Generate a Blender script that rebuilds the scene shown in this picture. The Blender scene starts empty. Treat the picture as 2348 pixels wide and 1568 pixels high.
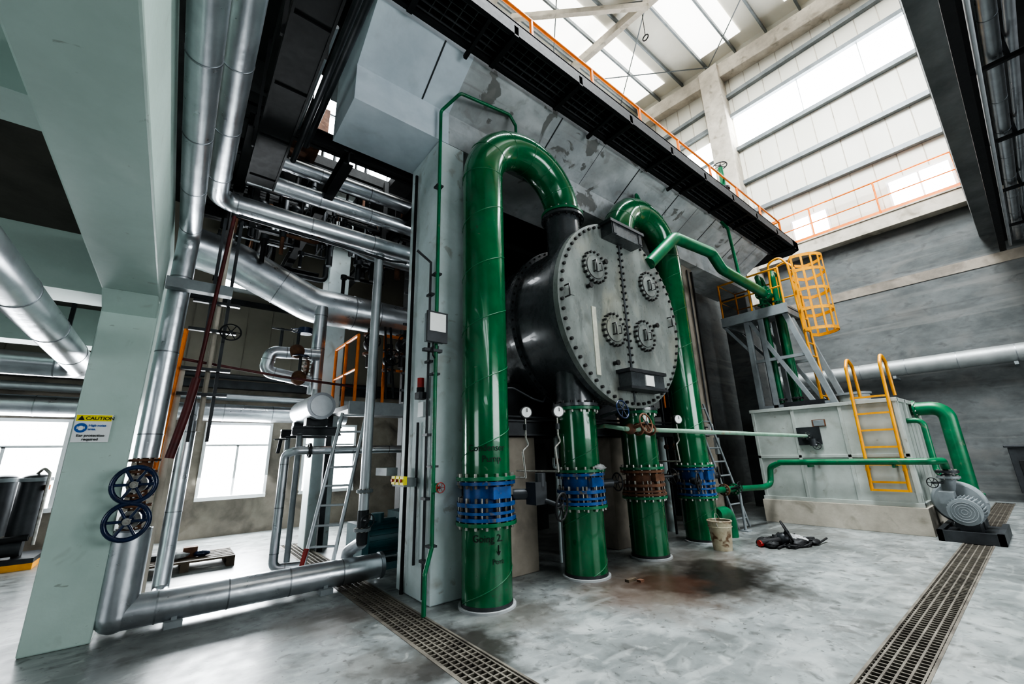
import bpy, math, random
from mathutils import Vector, Matrix
random.seed(7)
V=Vector
# ---------------------------------------------------------------- materials
def mat(name,c1,c2=None,rough=.5,metal=0.,scale=2.,fine=25.,bump=0.,lo=.35,hi=.65,stretch=(1,1,1),patch=None,coat=0.,dirt=None,rv=.1,cracks=None):
    m=bpy.data.materials.new(name); m.use_nodes=True; nt=m.node_tree; n=nt.nodes; L=nt.links
    b=n['Principled BSDF']; c2=c2 or tuple(x*.75 for x in c1)
    g=n.new('ShaderNodeNewGeometry'); mp=n.new('ShaderNodeMapping'); mp.inputs['Scale'].default_value=stretch
    L.new(g.outputs['Position'],mp.inputs['Vector'])
    n1=n.new('ShaderNodeTexNoise'); n1.inputs['Scale'].default_value=scale; n1.inputs['Detail'].default_value=8; n1.inputs['Roughness'].default_value=.62
    L.new(mp.outputs[0],n1.inputs['Vector'])
    r=n.new('ShaderNodeValToRGB'); r.color_ramp.elements[0].position=lo; r.color_ramp.elements[1].position=hi
    r.color_ramp.elements[0].color=(*c2,1); r.color_ramp.elements[1].color=(*c1,1)
    L.new(n1.outputs['Fac'],r.inputs['Fac']); col=r.outputs['Color']
    n2=n.new('ShaderNodeTexNoise'); n2.inputs['Scale'].default_value=fine; n2.inputs['Detail'].default_value=4
    L.new(mp.outputs[0],n2.inputs['Vector'])
    def layer(col,fac,color):
        mx=n.new('ShaderNodeMix'); mx.data_type='RGBA'; L.new(fac,mx.inputs[0]); L.new(col,mx.inputs[6]); mx.inputs[7].default_value=(*color,1); return mx.outputs[2]
    if patch:
        if not isinstance(patch,list): patch=[patch]
        for q in patch:
            pc,ps,pl,ph=q[:4]; mxv=q[4] if len(q)>4 else 1.
            src=mp.outputs[0]
            if len(q)>5:
                m2=n.new('ShaderNodeMapping'); m2.inputs['Scale'].default_value=q[5]; m2.inputs['Rotation'].default_value=(0,0,q[6] if len(q)>6 else 0); L.new(g.outputs['Position'],m2.inputs['Vector']); src=m2.outputs[0]
            n3=n.new('ShaderNodeTexNoise'); n3.inputs['Scale'].default_value=ps; n3.inputs['Detail'].default_value=5; n3.inputs['Distortion'].default_value=.6
            L.new(src,n3.inputs['Vector'])
            r3=n.new('ShaderNodeMapRange'); r3.inputs[1].default_value=pl; r3.inputs[2].default_value=ph; r3.inputs[4].default_value=mxv; L.new(n3.outputs['Fac'],r3.inputs[0])
            col=layer(col,r3.outputs[0],pc)
    if cracks:
        vo=n.new('ShaderNodeTexVoronoi'); vo.feature='DISTANCE_TO_EDGE'; vo.inputs['Scale'].default_value=cracks[1]
        ad=n.new('ShaderNodeVectorMath'); ad.operation='MULTIPLY_ADD'; L.new(n1.outputs['Color'],ad.inputs[0]); ad.inputs[1].default_value=(.6,.6,.6); L.new(g.outputs['Position'],ad.inputs[2]); L.new(ad.outputs[0],vo.inputs['Vector'])
        r5=n.new('ShaderNodeMapRange'); r5.inputs[1].default_value=0; r5.inputs[2].default_value=cracks[2]; r5.inputs[3].default_value=.45; r5.inputs[4].default_value=0; L.new(vo.outputs['Distance'],r5.inputs[0]); col=layer(col,r5.outputs[0],cracks[0])
    if dirt:
        for (p,rad,dc,st) in dirt:
            d=n.new('ShaderNodeVectorMath'); d.operation='DISTANCE'; d.inputs[1].default_value=p; 
            add=n.new('ShaderNodeVectorMath'); add.operation='MULTIPLY_ADD'
            L.new(n1.outputs['Color'],add.inputs[0]); add.inputs[1].default_value=(1.,1.,0); L.new(g.outputs['Position'],add.inputs[2])
            sb=n.new('ShaderNodeVectorMath'); sb.operation='SUBTRACT'; L.new(add.outputs[0],sb.inputs[0]); sb.inputs[1].default_value=(.5,.5,0)
            L.new(sb.outputs[0],d.inputs[0])
            r4=n.new('ShaderNodeMapRange'); r4.inputs[1].default_value=rad; r4.inputs[2].default_value=rad*.45; r4.inputs[3].default_value=0; r4.inputs[4].default_value=st
            L.new(d.outputs['Value'],r4.inputs[0]); col=layer(col,r4.outputs[0],dc)
    L.new(col,b.inputs['Base Color'])
    b.inputs['Metallic'].default_value=metal
    rr=n.new('ShaderNodeMapRange'); rr.inputs[3].default_value=max(.03,rough-rv); rr.inputs[4].default_value=rough+rv; L.new(n2.outputs['Fac'] if fine<60 else n1.outputs['Fac'],rr.inputs[0]); L.new(rr.outputs[0],b.inputs['Roughness'])
    if coat: b.inputs['Coat Weight'].default_value=coat
    if bump:
        bp=n.new('ShaderNodeBump'); bp.inputs['Strength'].default_value=bump; bp.inputs['Distance'].default_value=.02
        L.new(n2.outputs['Fac'],bp.inputs['Height']); L.new(bp.outputs[0],b.inputs['Normal'])
    return m
def emat(name,c,s):
    m=bpy.data.materials.new(name); m.use_nodes=True; b=m.node_tree.nodes['Principled BSDF']
    b.inputs['Base Color'].default_value=(.8,.8,.8,1); b.inputs['Emission Color'].default_value=(*c,1); b.inputs['Emission Strength'].default_value=s; return m
M={}
M['floor']=mat('worn_concrete_floor',(.295,.318,.314),(.17,.185,.183),rough=.36,scale=2.8,fine=7,bump=.03,lo=.38,hi=.62,rv=.16,
   patch=[((.11,.118,.115),.8,.45,.66,.65),((.40,.42,.41),2.6,.53,.70,.7),((.085,.088,.083),11,.57,.69,.7),((.43,.45,.43),8,.60,.70,.5),((.08,.08,.075),3.6,.58,.67,.55),((.37,.39,.38),5,.58,.66,.45,(.3,1.6,1),.4),((.06,.058,.052),22,.66,.70,.7)],
   cracks=((.12,.12,.115),.42,.006),
   dirt=[((3.9,2.75,0),1.0,(.10,.06,.04),.7),((5.3,2.95,0),.8,(.075,.058,.045),.7),((4.5,2.6,0),1.15,(.065,.052,.04),.62),((1.72,2.8,0),.6,(.025,.02,.017),.9),((1.2,4.1,0),.55,(.08,.06,.048),.65),((.2,4.3,0),.7,(.09,.09,.085),.55),((2.5,3.1,0),.5,(.10,.09,.075),.6),((6.7,2.6,0),.8,(.08,.08,.072),.6),((7.8,2.6,0),.7,(.10,.10,.09),.5),((1.2,3.0,0),.35,(.06,.05,.04),.5),((4.65,2.45,0),.8,(.012,.010,.008),.97),((4.1,2.7,0),.5,(.045,.022,.014),.88),((5.1,2.75,0),.35,(.02,.016,.013),.85)])
M['deck']=mat('cast_concrete',(.50,.52,.53),(.34,.36,.37),rough=.75,scale=1.6,fine=14,bump=.12,lo=.40,hi=.6,patch=[((.66,.67,.67),1.3,.52,.68,.6),((.24,.24,.23),.7,.49,.66,.55),((.13,.13,.12),2.5,.625,.645,.85),((.25,.245,.23),5,.56,.68,.5),((.22,.21,.20),2.2,.57,.70,.5,(.4,4,4))])
M['deckw']=mat('smooth_painted_concrete',(.60,.66,.71),(.47,.53,.58),rough=.6,scale=1.6,fine=14,bump=.05,patch=((.40,.44,.47),2.2,.58,.72,.5))
M['conc']=mat('grey_concrete',(.15,.16,.16),(.085,.092,.092),rough=.8,scale=1.5,fine=10,bump=.12,stretch=(.9,.9,1.6),patch=[((.18,.175,.165),1.1,.50,.72,.7),((.055,.058,.058),3,.56,.72,.6),((.21,.21,.20),1.6,.55,.65,.4,(.15,.15,3.2)),((.05,.05,.05),1.2,.60,.68,.3,(.12,.12,4))])
M['conc2']=mat('balcony_concrete',(.22,.23,.23),(.12,.13,.13),rough=.8,scale=1.3,fine=10,bump=.1)
M['brown']=mat('stained_concrete',(.34,.30,.25),(.18,.16,.135),rough=.85,scale=1.4,fine=12,bump=.1,patch=((.11,.095,.08),2.1,.53,.75,.9))
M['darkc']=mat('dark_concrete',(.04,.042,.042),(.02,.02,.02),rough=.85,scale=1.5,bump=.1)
M['ceilb']=mat('unpainted_slab',(.12,.11,.095),(.07,.065,.055),rough=.85,scale=1.5,bump=.1)
M['paint']=mat('pale_green_paint',(.49,.61,.56),(.42,.53,.48),rough=.5,scale=1.5,fine=30,bump=.05,patch=[((.36,.42,.38),5,.66,.76,.7),((.62,.70,.66),1.2,.55,.75,.5),((.22,.23,.2),9,.70,.74,.6,(1,1,4))])
M['white']=mat('white_wall_paint',(.60,.68,.69),(.48,.55,.54),rough=.55,scale=2,bump=.05,patch=[((.38,.39,.36),3,.60,.72,.8),((.32,.32,.29),7,.64,.7,.6)])
M['clad']=mat('cream_cladding',(.76,.74,.66),(.68,.66,.58),rough=.5,scale=.6,stretch=(1,1,.3))
M['cladd']=mat('beige_cladding',(.30,.27,.22),(.22,.20,.165),rough=.6,scale=.8)
M['roof']=mat('roof_sheet',(.80,.78,.70),(.70,.68,.60),rough=.6,scale=.7)
M['rconc']=mat('pale_concrete_frame',(.60,.55,.47),(.42,.38,.32),rough=.8,scale=2.5,bump=.1,patch=((.28,.25,.2),3,.56,.72,.9))
M['silver']=mat('aluminium_cladding',(.70,.73,.76),(.54,.56,.59),rough=.31,metal=.9,scale=3,fine=9,bump=.15,rv=.1)
M['silverv']=mat('aluminium_pipe',(.60,.63,.65),(.48,.50,.52),rough=.42,metal=.7,scale=3,fine=40,bump=.04)
M['seam']=mat('pipe_band_metal',(.38,.40,.42),(.26,.27,.29),rough=.4,metal=.85)
M['green']=mat('green_gloss_paint',(.004,.145,.05),(.003,.10,.034),rough=.2,scale=2.5,fine=20,bump=.012,coat=.5,patch=[((.018,.11,.055),5,.58,.74,.65),((.02,.045,.03),11,.66,.72,.55),((.10,.16,.11),16,.70,.74,.6)],rv=.06)
M['green2']=mat('green_dull_paint',(.012,.18,.075),(.008,.11,.045),rough=.35,scale=5,patch=((.14,.17,.12),8,.66,.75,.8))
M['seamg']=mat('green_weld_seam',(.012,.18,.068),(.03,.14,.065),rough=.4)
M['pgreen']=mat('faded_green_paint',(.28,.42,.33),(.20,.33,.24),rough=.5,scale=8,patch=((.35,.22,.13),9,.62,.7))
M['blue']=mat('blue_enamel',(.01,.10,.34),(.01,.06,.19),rough=.32,scale=8,coat=.3,patch=((.14,.12,.09),9,.58,.68))
M['dblue']=mat('dark_blue_enamel',(.008,.026,.09),(.006,.016,.05),rough=.3,scale=8,coat=.3)
M['rust']=mat('rusty_steel',(.20,.095,.05),(.09,.045,.03),rough=.8,scale=9,bump=.2)
M['bolt']=mat('zinc_bolt',(.5,.5,.47),(.3,.28,.25),rough=.45,metal=.7,scale=20)
M['rbolt']=mat('weathered_bolt',(.24,.22,.19),(.12,.09,.07),rough=.6,metal=.4,scale=20)
M['red']=mat('red_enamel',(.45,.02,.015),(.25,.02,.015),rough=.4,scale=9)
M['maroon']=mat('maroon_paint',(.13,.02,.02),(.06,.012,.012),rough=.5,scale=6)
M['orange']=mat('orange_rail_paint',(.90,.24,.01),(.7,.17,.01),rough=.4,scale=6)
M['yellow']=mat('yellow_rail_paint',(.92,.42,.01),(.75,.30,.01),rough=.4,scale=6)
M['black']=mat('black_steel',(.009,.010,.011),(.005,.005,.006),rough=.65,scale=5)
M['grid']=mat('walkway_grating_bar',(.12,.125,.13),(.06,.063,.066),rough=.5,metal=.3,scale=6)
M['dsteel']=mat('dark_grey_steel',(.055,.06,.065),(.03,.032,.035),rough=.45,metal=.3,scale=4)
M['vessel']=mat('vessel_dark_paint',(.085,.094,.099),(.052,.058,.062),rough=.28,scale=2.2,fine=15,bump=.02,coat=.3)
M['plate']=mat('worn_vessel_cover',(.24,.262,.246),(.15,.163,.153),rough=.3,scale=2.3,fine=20,bump=.03,lo=.36,hi=.64,patch=[((.28,.275,.215),1.6,.52,.72,.75),((.10,.106,.10),3.4,.57,.70,.6),((.34,.35,.32),6,.63,.72,.45)],stretch=(1.4,1,.7))
M['dbolt']=mat('dark_bolt',(.05,.05,.05),(.03,.03,.03),rough=.4,metal=.4)
M['chalk']=mat('primer_streak',(.50,.50,.42),(.36,.36,.30),rough=.7,scale=9)
M['tank']=mat('tank_offwhite_paint',(.52,.56,.53),(.38,.41,.38),rough=.5,scale=1.7,fine=20,bump=.02,patch=[((.30,.30,.26),3,.57,.78,.8),((.22,.20,.16),7,.66,.72,.6)])
M['gsteel']=mat('grey_painted_steel',(.28,.31,.32),(.2,.22,.23),rough=.5,scale=4)
M['galv']=mat('dull_pipe_cladding',(.42,.44,.44),(.33,.35,.35),rough=.5,metal=.5,scale=3)
M['purlin']=mat('galvanised_purlin',(.22,.24,.25),(.15,.17,.18),rough=.5,metal=.3,scale=3)
M['grate']=mat('grating_steel',(.22,.20,.165),(.10,.088,.075),rough=.6,metal=.4,scale=4,bump=.1)
M['pit']=mat('drain_pit',(.02,.017,.015),(.01,.009,.008),rough=.7)
M['frame']=mat('white_window_frame',(.8,.82,.82),(.75,.77,.77),rough=.4)
M['glassl']=emat('daylit_window_glass',(.93,.97,1.),14.)
M['glassr']=emat('daylit_translucent_sheet',(.93,.97,1.),14.)
M['roofl']=emat('translucent_roof_sheet',(1.,.99,.92),2.8)
M['teal']=mat('teal_motor_paint',(.02,.09,.10),(.015,.05,.06),rough=.45)
M['wood']=mat('pallet_wood',(.12,.09,.06),(.06,.045,.035),rough=.8,scale=6,stretch=(1,6,1))
M['cloth']=mat('dirty_cloth',(.50,.51,.51),(.2,.2,.2),rough=.9,scale=10,bump=.3)
M['bucket']=mat('bucket_plastic',(.50,.46,.34),(.34,.27,.18),rough=.6,scale=8,patch=((.15,.085,.045),9,.52,.62))
M['signw']=mat('sign_white',(.78,.8,.8),(.75,.77,.77),rough=.4)
M['signy']=mat('sign_yellow',(.85,.75,.03),(.8,.7,.03),rough=.4)
M['signk']=mat('sign_black',(.012,.012,.012),(.01,.01,.01),rough=.5)
M['signb']=mat('sign_blue',(.02,.12,.42),(.02,.11,.4),rough=.4)
M['dial']=mat('dial_white',(.8,.8,.78),(.75,.75,.72),rough=.3)
# ---------------------------------------------------------------- builder
def frame(d):
    d=V(d).normalized(); u=V((0,0,1)) if abs(d.z)<.95 else V((1,0,0)); x=d.cross(u).normalized(); y=d.cross(x).normalized(); return d,x,y
class B:
    def __init__(s,name): s.name=name; s.v=[];s.f=[];s.m=[];s.fm=[];s.fs=[]
    def mi(s,k):
        if k not in s.m: s.m.append(k)
        return s.m.index(k)
    def add(s,vs,fs,k,sm=False):
        o=len(s.v); s.v+= [tuple(p) for p in vs]; i=s.mi(k)
        for f in fs:
            s.f.append([a+o for a in f]); s.fm.append(i); s.fs.append(sm)
        return s
    def box(s,a,b,k):
        x0,y0,z0=[min(a[i],b[i]) for i in range(3)]; x1,y1,z1=[max(a[i],b[i]) for i in range(3)]
        return s.add([(x0,y0,z0),(x1,y0,z0),(x1,y1,z0),(x0,y1,z0),(x0,y0,z1),(x1,y0,z1),(x1,y1,z1),(x0,y1,z1)],
          [(0,3,2,1),(4,5,6,7),(0,1,5,4),(1,2,6,5),(2,3,7,6),(3,0,4,7)],k)
    def beam(s,p,q,w,h,k,up=(0,0,1)):
        p,q=V(p),V(q); d=(q-p).normalized(); u=V(up)
        if abs(d.dot(u))>.97: u=V((0,1,0))
        x=d.cross(u).normalized()*w/2; y=x.cross(d).normalized()*h/2
        vs=[p-x-y,p+x-y,p+x+y,p-x+y,q-x-y,q+x-y,q+x+y,q-x+y]
        return s.add(vs,[(0,3,2,1),(4,5,6,7),(0,1,5,4),(1,2,6,5),(2,3,7,6),(3,0,4,7)],k)
    def ibeam(s,p,q,w,h,k,t=.02):
        p,q=V(p),V(q); z=V((0,0,h/2-t/2)); s.beam(p,q,t,h,k); s.beam(p+z,q+z,w,t,k); s.beam(p-z,q-z,w,t,k); return s
    def cyl(s,p,q,r,k,r2=None,seg=24,caps=True,sm=True):
        p,q=V(p),V(q); d,x,y=frame(q-p); r2=r if r2 is None else r2
        A=[p+(x*math.cos(t)+y*math.sin(t))*r for t in [2*math.pi*i/seg for i in range(seg)]]
        C=[q+(x*math.cos(t)+y*math.sin(t))*r2 for t in [2*math.pi*i/seg for i in range(seg)]]
        s.add(A+C,[(i,(i+1)%seg,seg+(i+1)%seg,seg+i) for i in range(seg)],k,sm)
        if caps: s.add(A,[list(range(seg))[::-1]],k); s.add(C,[list(range(seg))],k)
        return s
    def tube(s,pts,r,k,bend=None,seg=20,bs=8,caps=True,closed=False):
        pts=[V(p) for p in pts]; path=[]
        for i,p in enumerate(pts):
            if i in(0,len(pts)-1) or not bend: path.append(p); continue
            a=(pts[i-1]-p); c=(pts[i+1]-p); la,lc=a.length,c.length; a.normalize();c.normalize()
            ang=a.angle(c); 
            if ang>3.1: path.append(p); continue
            t=bend/math.tan(ang/2); t=min(t,la*.499,lc*.499); R=t*math.tan(ang/2)
            ce=p+(a+c).normalized()*(R/math.sin(ang/2)); s0=p+a*t-ce; s1=p+c*t-ce; th=s0.angle(s1); ax=s0.cross(s1).normalized()
            for j in range(bs+1): path.append(ce+Matrix.Rotation(th*j/bs,3,ax)@s0)
        return s.sweep(path,r,k,seg,caps)
    def sweep(s,path,r,k,seg=20,caps=True,closed=False):
        n=len(path); tang=[]
        for i in range(n):
            a=path[i]-path[i-1] if i>0 else path[1]-path[0]; b=path[i+1]-path[i] if i<n-1 else path[-1]-path[-2]
            if a.length<1e-7:a=b
            if b.length<1e-7:b=a
            tang.append((a.normalized()+b.normalized()).normalized())
        d,x,y=frame(tang[0]); vs=[]
        for i in range(n):
            t=tang[i]; x=(x-t*x.dot(t)).normalized(); y=t.cross(x)
            rr=r[i] if isinstance(r,(list,tuple)) else r
            vs+=[path[i]+(x*math.cos(2*math.pi*j/seg)+y*math.sin(2*math.pi*j/seg))*rr for j in range(seg)]
        fs=[(i*seg+j,i*seg+(j+1)%seg,(i+1)*seg+(j+1)%seg,(i+1)*seg+j) for i in range(n-1) for j in range(seg)]
        s.add(vs,fs,k,True)
        if caps:
            s.add(vs[:seg],[list(range(seg))[::-1]],k); s.add(vs[-seg:],[list(range(seg))],k)
        return s
    def torus(s,c,ax,R,r,k,seg=32,ms=8,a0=0,a1=2*math.pi):
        d,x,y=frame(ax); c=V(c)
        path=[c+(x*math.cos(a0+(a1-a0)*i/seg)+y*math.sin(a0+(a1-a0)*i/seg))*R for i in range(seg+1)]
        return s.sweep(path,r,k,ms,caps=False)
    def bolts(s,c,ax,R,n,br,h,k,both=True):
        d,x,y=frame(ax); c=V(c)
        for i in range(n):
            t=2*math.pi*(i+.5)/n; p=c+(x*math.cos(t)+y*math.sin(t))*R
            s.cyl(p-d*h if both else p,p+d*h,br,k,seg=6,sm=False)
        return s
    def flange(s,c,ax,R,t,k,n=16,bk='bolt',br=.014,bh=.03):
        d=V(ax).normalized(); c=V(c); s.cyl(c-d*t/2,c+d*t/2,R,k,seg=40); s.bolts(c,ax,R-.03,n,br,t/2+bh,bk); return s
    def wheel(s,c,ax,R,k,r=None,n=6,hub='dsteel'):
        r=r or R*.09; c=V(c); d,x,y=frame(ax); s.torus(c,ax,R,r,k)
        for i in range(n):
            t=2*math.pi*i/n; s.cyl(c,c+(x*math.cos(t)+y*math.sin(t))*R,r*.6,k,seg=8)
        s.cyl(c-d*R*.15,c+d*R*.15,R*.2,hub,seg=12); return s
    def sphere(s,c,r,k,sc=(1,1,1),seg=16,rings=10,jit=0):
        c=V(c); vs=[];fs=[]
        for i in range(rings+1):
            ph=math.pi*i/rings
            for j in range(seg):
                th=2*math.pi*j/seg; q=1+random.uniform(-jit,jit)
                vs.append(c+V((math.sin(ph)*math.cos(th)*r*sc[0]*q,math.sin(ph)*math.sin(th)*r*sc[1]*q,math.cos(ph)*r*sc[2]*q)))
        for i in range(rings):
            for j in range(seg): fs.append((i*seg+j,(i+1)*seg+j,(i+1)*seg+(j+1)%seg,i*seg+(j+1)%seg))
        return s.add(vs,fs,k,True)
    def prism(s,prof,x0,x1,k,axis='X'):
        n=len(prof); f=(lambda t,a,b:(t,a,b)) if axis=='X' else (lambda t,a,b:(a,t,b)) if axis=='Y' else (lambda t,a,b:(a,b,t))
        vs=[f(x0,*p) for p in prof]+[f(x1,*p) for p in prof]
        return s.add(vs,[list(range(n)),list(range(n,2*n))[::-1]]+[(i,n+i,n+(i+1)%n,(i+1)%n) for i in range(n)],k)
    def bands(s,pts,r,step,k='seam',w=.018,skip=.25):
        pts=[V(p) for p in pts]
        for a,b in zip(pts,pts[1:]):
            L=(b-a).length; d=(b-a).normalized(); t=skip
            while t<L-skip*.6: s.cyl(a+d*(t-w/2),a+d*(t+w/2),r*1.03,k,seg=24); t+=step
        return s
    def spipe(s,pts,r,bend=None,step=.55,k='silver',bk='seam'):
        bend=bend or r*1.6; s.tube(pts,r,k,bend=bend,seg=24,bs=6); s.bands(pts,r,step,bk,w=.012,skip=max(.12,bend)); 
        return s
    def helix(s,c,z0,z1,r,k,pitch=.62,hr=.005):
        n=int((z1-z0)/pitch*28)+2; path=[V((c[0]+math.cos(a)*r,c[1]+math.sin(a)*r,z0+(z1-z0)*i/(n-1))) for i in range(n) for a in [2*math.pi*(z0+(z1-z0)*i/(n-1))/pitch+c[0]]]
        return s.sweep(path,hr,k,5)
    def ladder(s,a,b,side,w,k,rail=.02,rung=.014,step=.28,start=.15):
        a,b,side=V(a),V(b),V(side).normalized()*w/2; s.cyl(a-side,b-side,rail,k,seg=10); s.cyl(a+side,b+side,rail,k,seg=10)
        L=(b-a).length; d=(b-a).normalized(); t=start
        while t<L: s.cyl(a+d*t-side,a+d*t+side,rung,k,seg=8); t+=step
        return s
    def rail(s,pts,h,k,step=1.1,mids=(.5,),r=.022,kick=None):
        pts=[V(p) for p in pts]
        for hh in (1,)+tuple(mids): s.tube([p+V((0,0,h*hh)) for p in pts],r if hh==1 else r*.8,k,seg=10)
        for a,b in zip(pts,pts[1:]):
            n=max(1,round((b-a).length/step))
            for i in range(n+1): p=a+(b-a)*i/n; s.cyl(p,p+V((0,0,h)),r,k,seg=8)
            if kick: s.beam(a+V((0,0,kick/2)),b+V((0,0,kick/2)),.01,kick,k)
        return s
    def done(s,bevel=0):
        xs=[p[0] for p in s.v];ys=[p[1] for p in s.v];zs=[p[2] for p in s.v]
        o=V(((min(xs)+max(xs))/2,(min(ys)+max(ys))/2,min(zs)))
        me=bpy.data.meshes.new(s.name); me.from_pydata([tuple(V(p)-o) for p in s.v],[],s.f); 
        for k in s.m: me.materials.append(M[k])
        me.polygons.foreach_set('material_index',s.fm); me.polygons.foreach_set('use_smooth',s.fs); me.update()
        ob=bpy.data.objects.new(s.name,me); ob.location=o; bpy.context.collection.objects.link(ob)
        if bevel:
            md=ob.modifiers.new('bevel','BEVEL'); md.width=bevel; md.segments=2; md.limit_method='ANGLE'; md.angle_limit=math.radians(50)
        return ob
def child(ob,par):
    ob.parent=par; ob.matrix_parent_inverse=Matrix.Translation(par.location).inverted()
# ---------------------------------------------------------------- shell
b=B('floor')
for (x0,x1,y0,y1) in [(-7,1.55,-8,10),(1.86,14.6,-8,.72),(1.86,14.6,.98,10),(1.55,1.86,-8,-2),(1.55,1.86,8,10),(14.2,14.6,.72,.98)]:
    b.box((x0,y0,-.4),(x1,y1,0),'floor')
b.box((1.5,-2.1,-.5),(1.9,8.1,-.3),'pit'); b.box((1.8,.7,-.5),(14.3,1.0,-.3),'pit'); b.done()
b=B('floor_drain_grating')
for i in range(6): x=1.56+i*.056; b.box((x,-2,-.035),(x+.012,8,-.004),'grate')
y=-2
while y<8: b.box((1.55,y,-.03),(1.86,y+.012,-.006),'grate'); y+=.056
b.box((1.535,-2,-.04),(1.552,8,.003),'grate'); b.box((1.858,-2,-.04),(1.875,8,.003),'grate'); b.done()
b=B('floor_drain_grating')
for i in range(5): y=.73+i*.056; b.box((1.88,y,-.035),(14.2,y+.012,-.004),'grate')
x=1.88
while x<14.2: b.box((x,.72,-.03),(x+.012,.98,-.006),'grate'); x+=.056
b.box((1.88,.705,-.04),(14.2,.722,.003),'grate'); b.box((1.88,.978,-.04),(14.2,.995,.003),'grate'); b.done()
# far wall (X=14.5)
XW=14.5
b=B('wall_right'); b.box((XW,-8,0),(XW+.3,10,7.1),'conc')
b.box((XW-.32,-8,6.92),(XW,4.6,7.32),'rconc')
b.box((XW-.02,-8,5.3),(XW,10,5.55),'brown')
b.done()
b=B('wall_right_cladding'); b.box((XW,-8,7.1),(XW+.2,10,16.8),'clad')
y=-7.5
while y<10: b.box((XW-.015,y,7.3),(XW,y+.02,15.3),'rconc'); y+=.52
for z in (14.0,13.12,11.68,10.3,9.1): b.box((XW-.16,-8,z-.09),(XW-.01,10,z+.05),'purlin')
b.box((XW-.35,-8,7.3),(XW-.25,4.5,7.34),'rconc')
b.done()
b=B('window_skylight'); b.box((XW-.03,-7.5,11.78),(XW-.02,4.55,13.02),'glassr')
for y in (-6,-4,-2,0.9,2.5): b.box((XW-.045,y,11.78),(XW-.03,y+.03,13.02),'frame')
b.box((XW-.03,5.4,11.0),(XW-.02,9.5,12.6),'glassr'); b.done()
def window(name,axis,p,a0,a1,z0,z1,mull,sg=-1,trans=None):
    b=B(name)
    def bx(u0,u1,w0,w1,d0,d1,k):
        if axis=='Y': b.box((p+sg*d0,u0,w0),(p+sg*d1,u1,w1),k)
        else: b.box((u0,p+sg*d0,w0),(u1,p+sg*d1,w1),k)
    bx(a0,a1,z0,z1,.005,.015,'glassl'); t=.05
    bx(a0-t,a0,z0-t,z1+t,0,.06,'frame'); bx(a1,a1+t,z0-t,z1+t,0,.06,'frame'); bx(a0,a1,z1,z1+t,0,.06,'frame'); bx(a0-t,a1+t,z0-t*1.3,z0,0,.09,'frame')
    for m in mull: bx(m-.02,m+.02,z0,trans or z1,.0,.045,'frame')
    if trans: bx(a0,a1,trans-.02,trans+.02,0,.045,'frame')
    b.done()
window('window_3','Y',XW,-.02,1.15,7.42,8.25,[.55]); window('window_4','Y',XW,2.62,3.5,7.4,8.2,[3.05])
window('window_5','Y',XW,-3.5,-2.,7.45,8.15,[-2.7])
window('window_1','X',9.85,.48,1.5,.7,2.0,[.99],trans=1.62); window('window_2','X',9.85,-2.6,-1.38,.7,2.0,[-2.0],trans=1.62); window('window_6','X',9.85,2.2,3.2,.7,2.0,[2.7],trans=1.62)
window('window_7','X',9.85,.8,4.2,8.2,11.5,[1.9,3.1],trans=10); window('glowing_panel','X',9.85,.3,1.3,4.8,5.25,[.8])  # lower, smaller pane: pale wall panels made to glow
# back wall
b=B('wall_back'); b.box((-7,9.85,0),(14.5,10.1,2.75),'brown'); b.box((-7,9.85,2.75),(14.5,10.1,16.8),'cladd')
x=-6.8
while x<4: b.box((x,9.83,2.75),(x+.015,9.85,4.6),'brown'); x+=.45
b.box((-7,9.7,2.7),(6,9.85,2.85),'dsteel'); b.box((-7,9.75,4.45),(6,9.85,4.55),'dsteel'); b.done()
b=B('wall_left'); b.box((-7.2,-8,0),(-7,10,16.8),'conc'); b.done()
b=B('wall_front'); b.box((-7,-8.2,0),(14.5,-8,16.8),'conc'); b.done()
b=B('wall_partition'); b.box((8.3,4.9,0),(14.5,5.15,5.7),'conc'); b.box((3.2,7.2,0),(8.3,7.4,6.2),'darkc'); b.done()
# roof
def rz(y): return 15.95+.09*(y-5)
b=B('roof'); b.prism([(-8,rz(-8)),(10,rz(10)),(10,rz(10)+.15),(-8,rz(-8)+.15)],-7,14.5,'roof')
for y0 in [-5.5,-2.4,.7,3.6,6.6,]:
    b.prism([(y0,rz(y0)-.01),(y0+1.5,rz(y0+1.5)-.01),(y0+1.5,rz(y0+1.5)-.03),(y0,rz(y0)-.03)],0,13.9,'roofl')
b.done()
b=B('roof_purlins')
y=-7.5
while y<10: b.beam((-7,y,rz(y)-.12),(14.5,y,rz(y)-.12),.06,.16,'purlin'); y+=1.05
for x in (3,6.2,10.2,): b.beam((x,-8,rz(-8)-.35),(x,10,rz(10)-.35),.2,.3,'rconc')
for (x0,x1) in ((6.2,10.2),(10.2,14.3)):
    for (ya,yb) in ((.5,5),(5,9.5)):
        b.cyl((x0,ya,rz(ya)-.25),(x1,yb,rz(yb)-.25),.02,'purlin',seg=8); b.cyl((x0,yb,rz(yb)-.25),(x1,ya,rz(ya)-.25),.02,'purlin',seg=8)
b.beam((7.0,8.2,15.75),(10.2,5.0,15.45),.15,.2,'rconc'); b.done()
b=B('concrete_wall_frame'); b.beam((XW-.2,-8,rz(-8)-.85),(XW-.2,10,rz(10)-.85),.4,.6,'rconc')
b.box((XW-.55,4.6,5.7),(XW,5.3,rz(5)-.6),'rconc'); b.done(.02)
b=B('hanging_hook_ring'); b.cyl((10.33,5.3,15.6),(10.33,5.3,14.6),.012,'black',seg=8); b.torus((10.33,5.3,14.5),(1,0,0),.1,.02,'black'); b.done()
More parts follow.
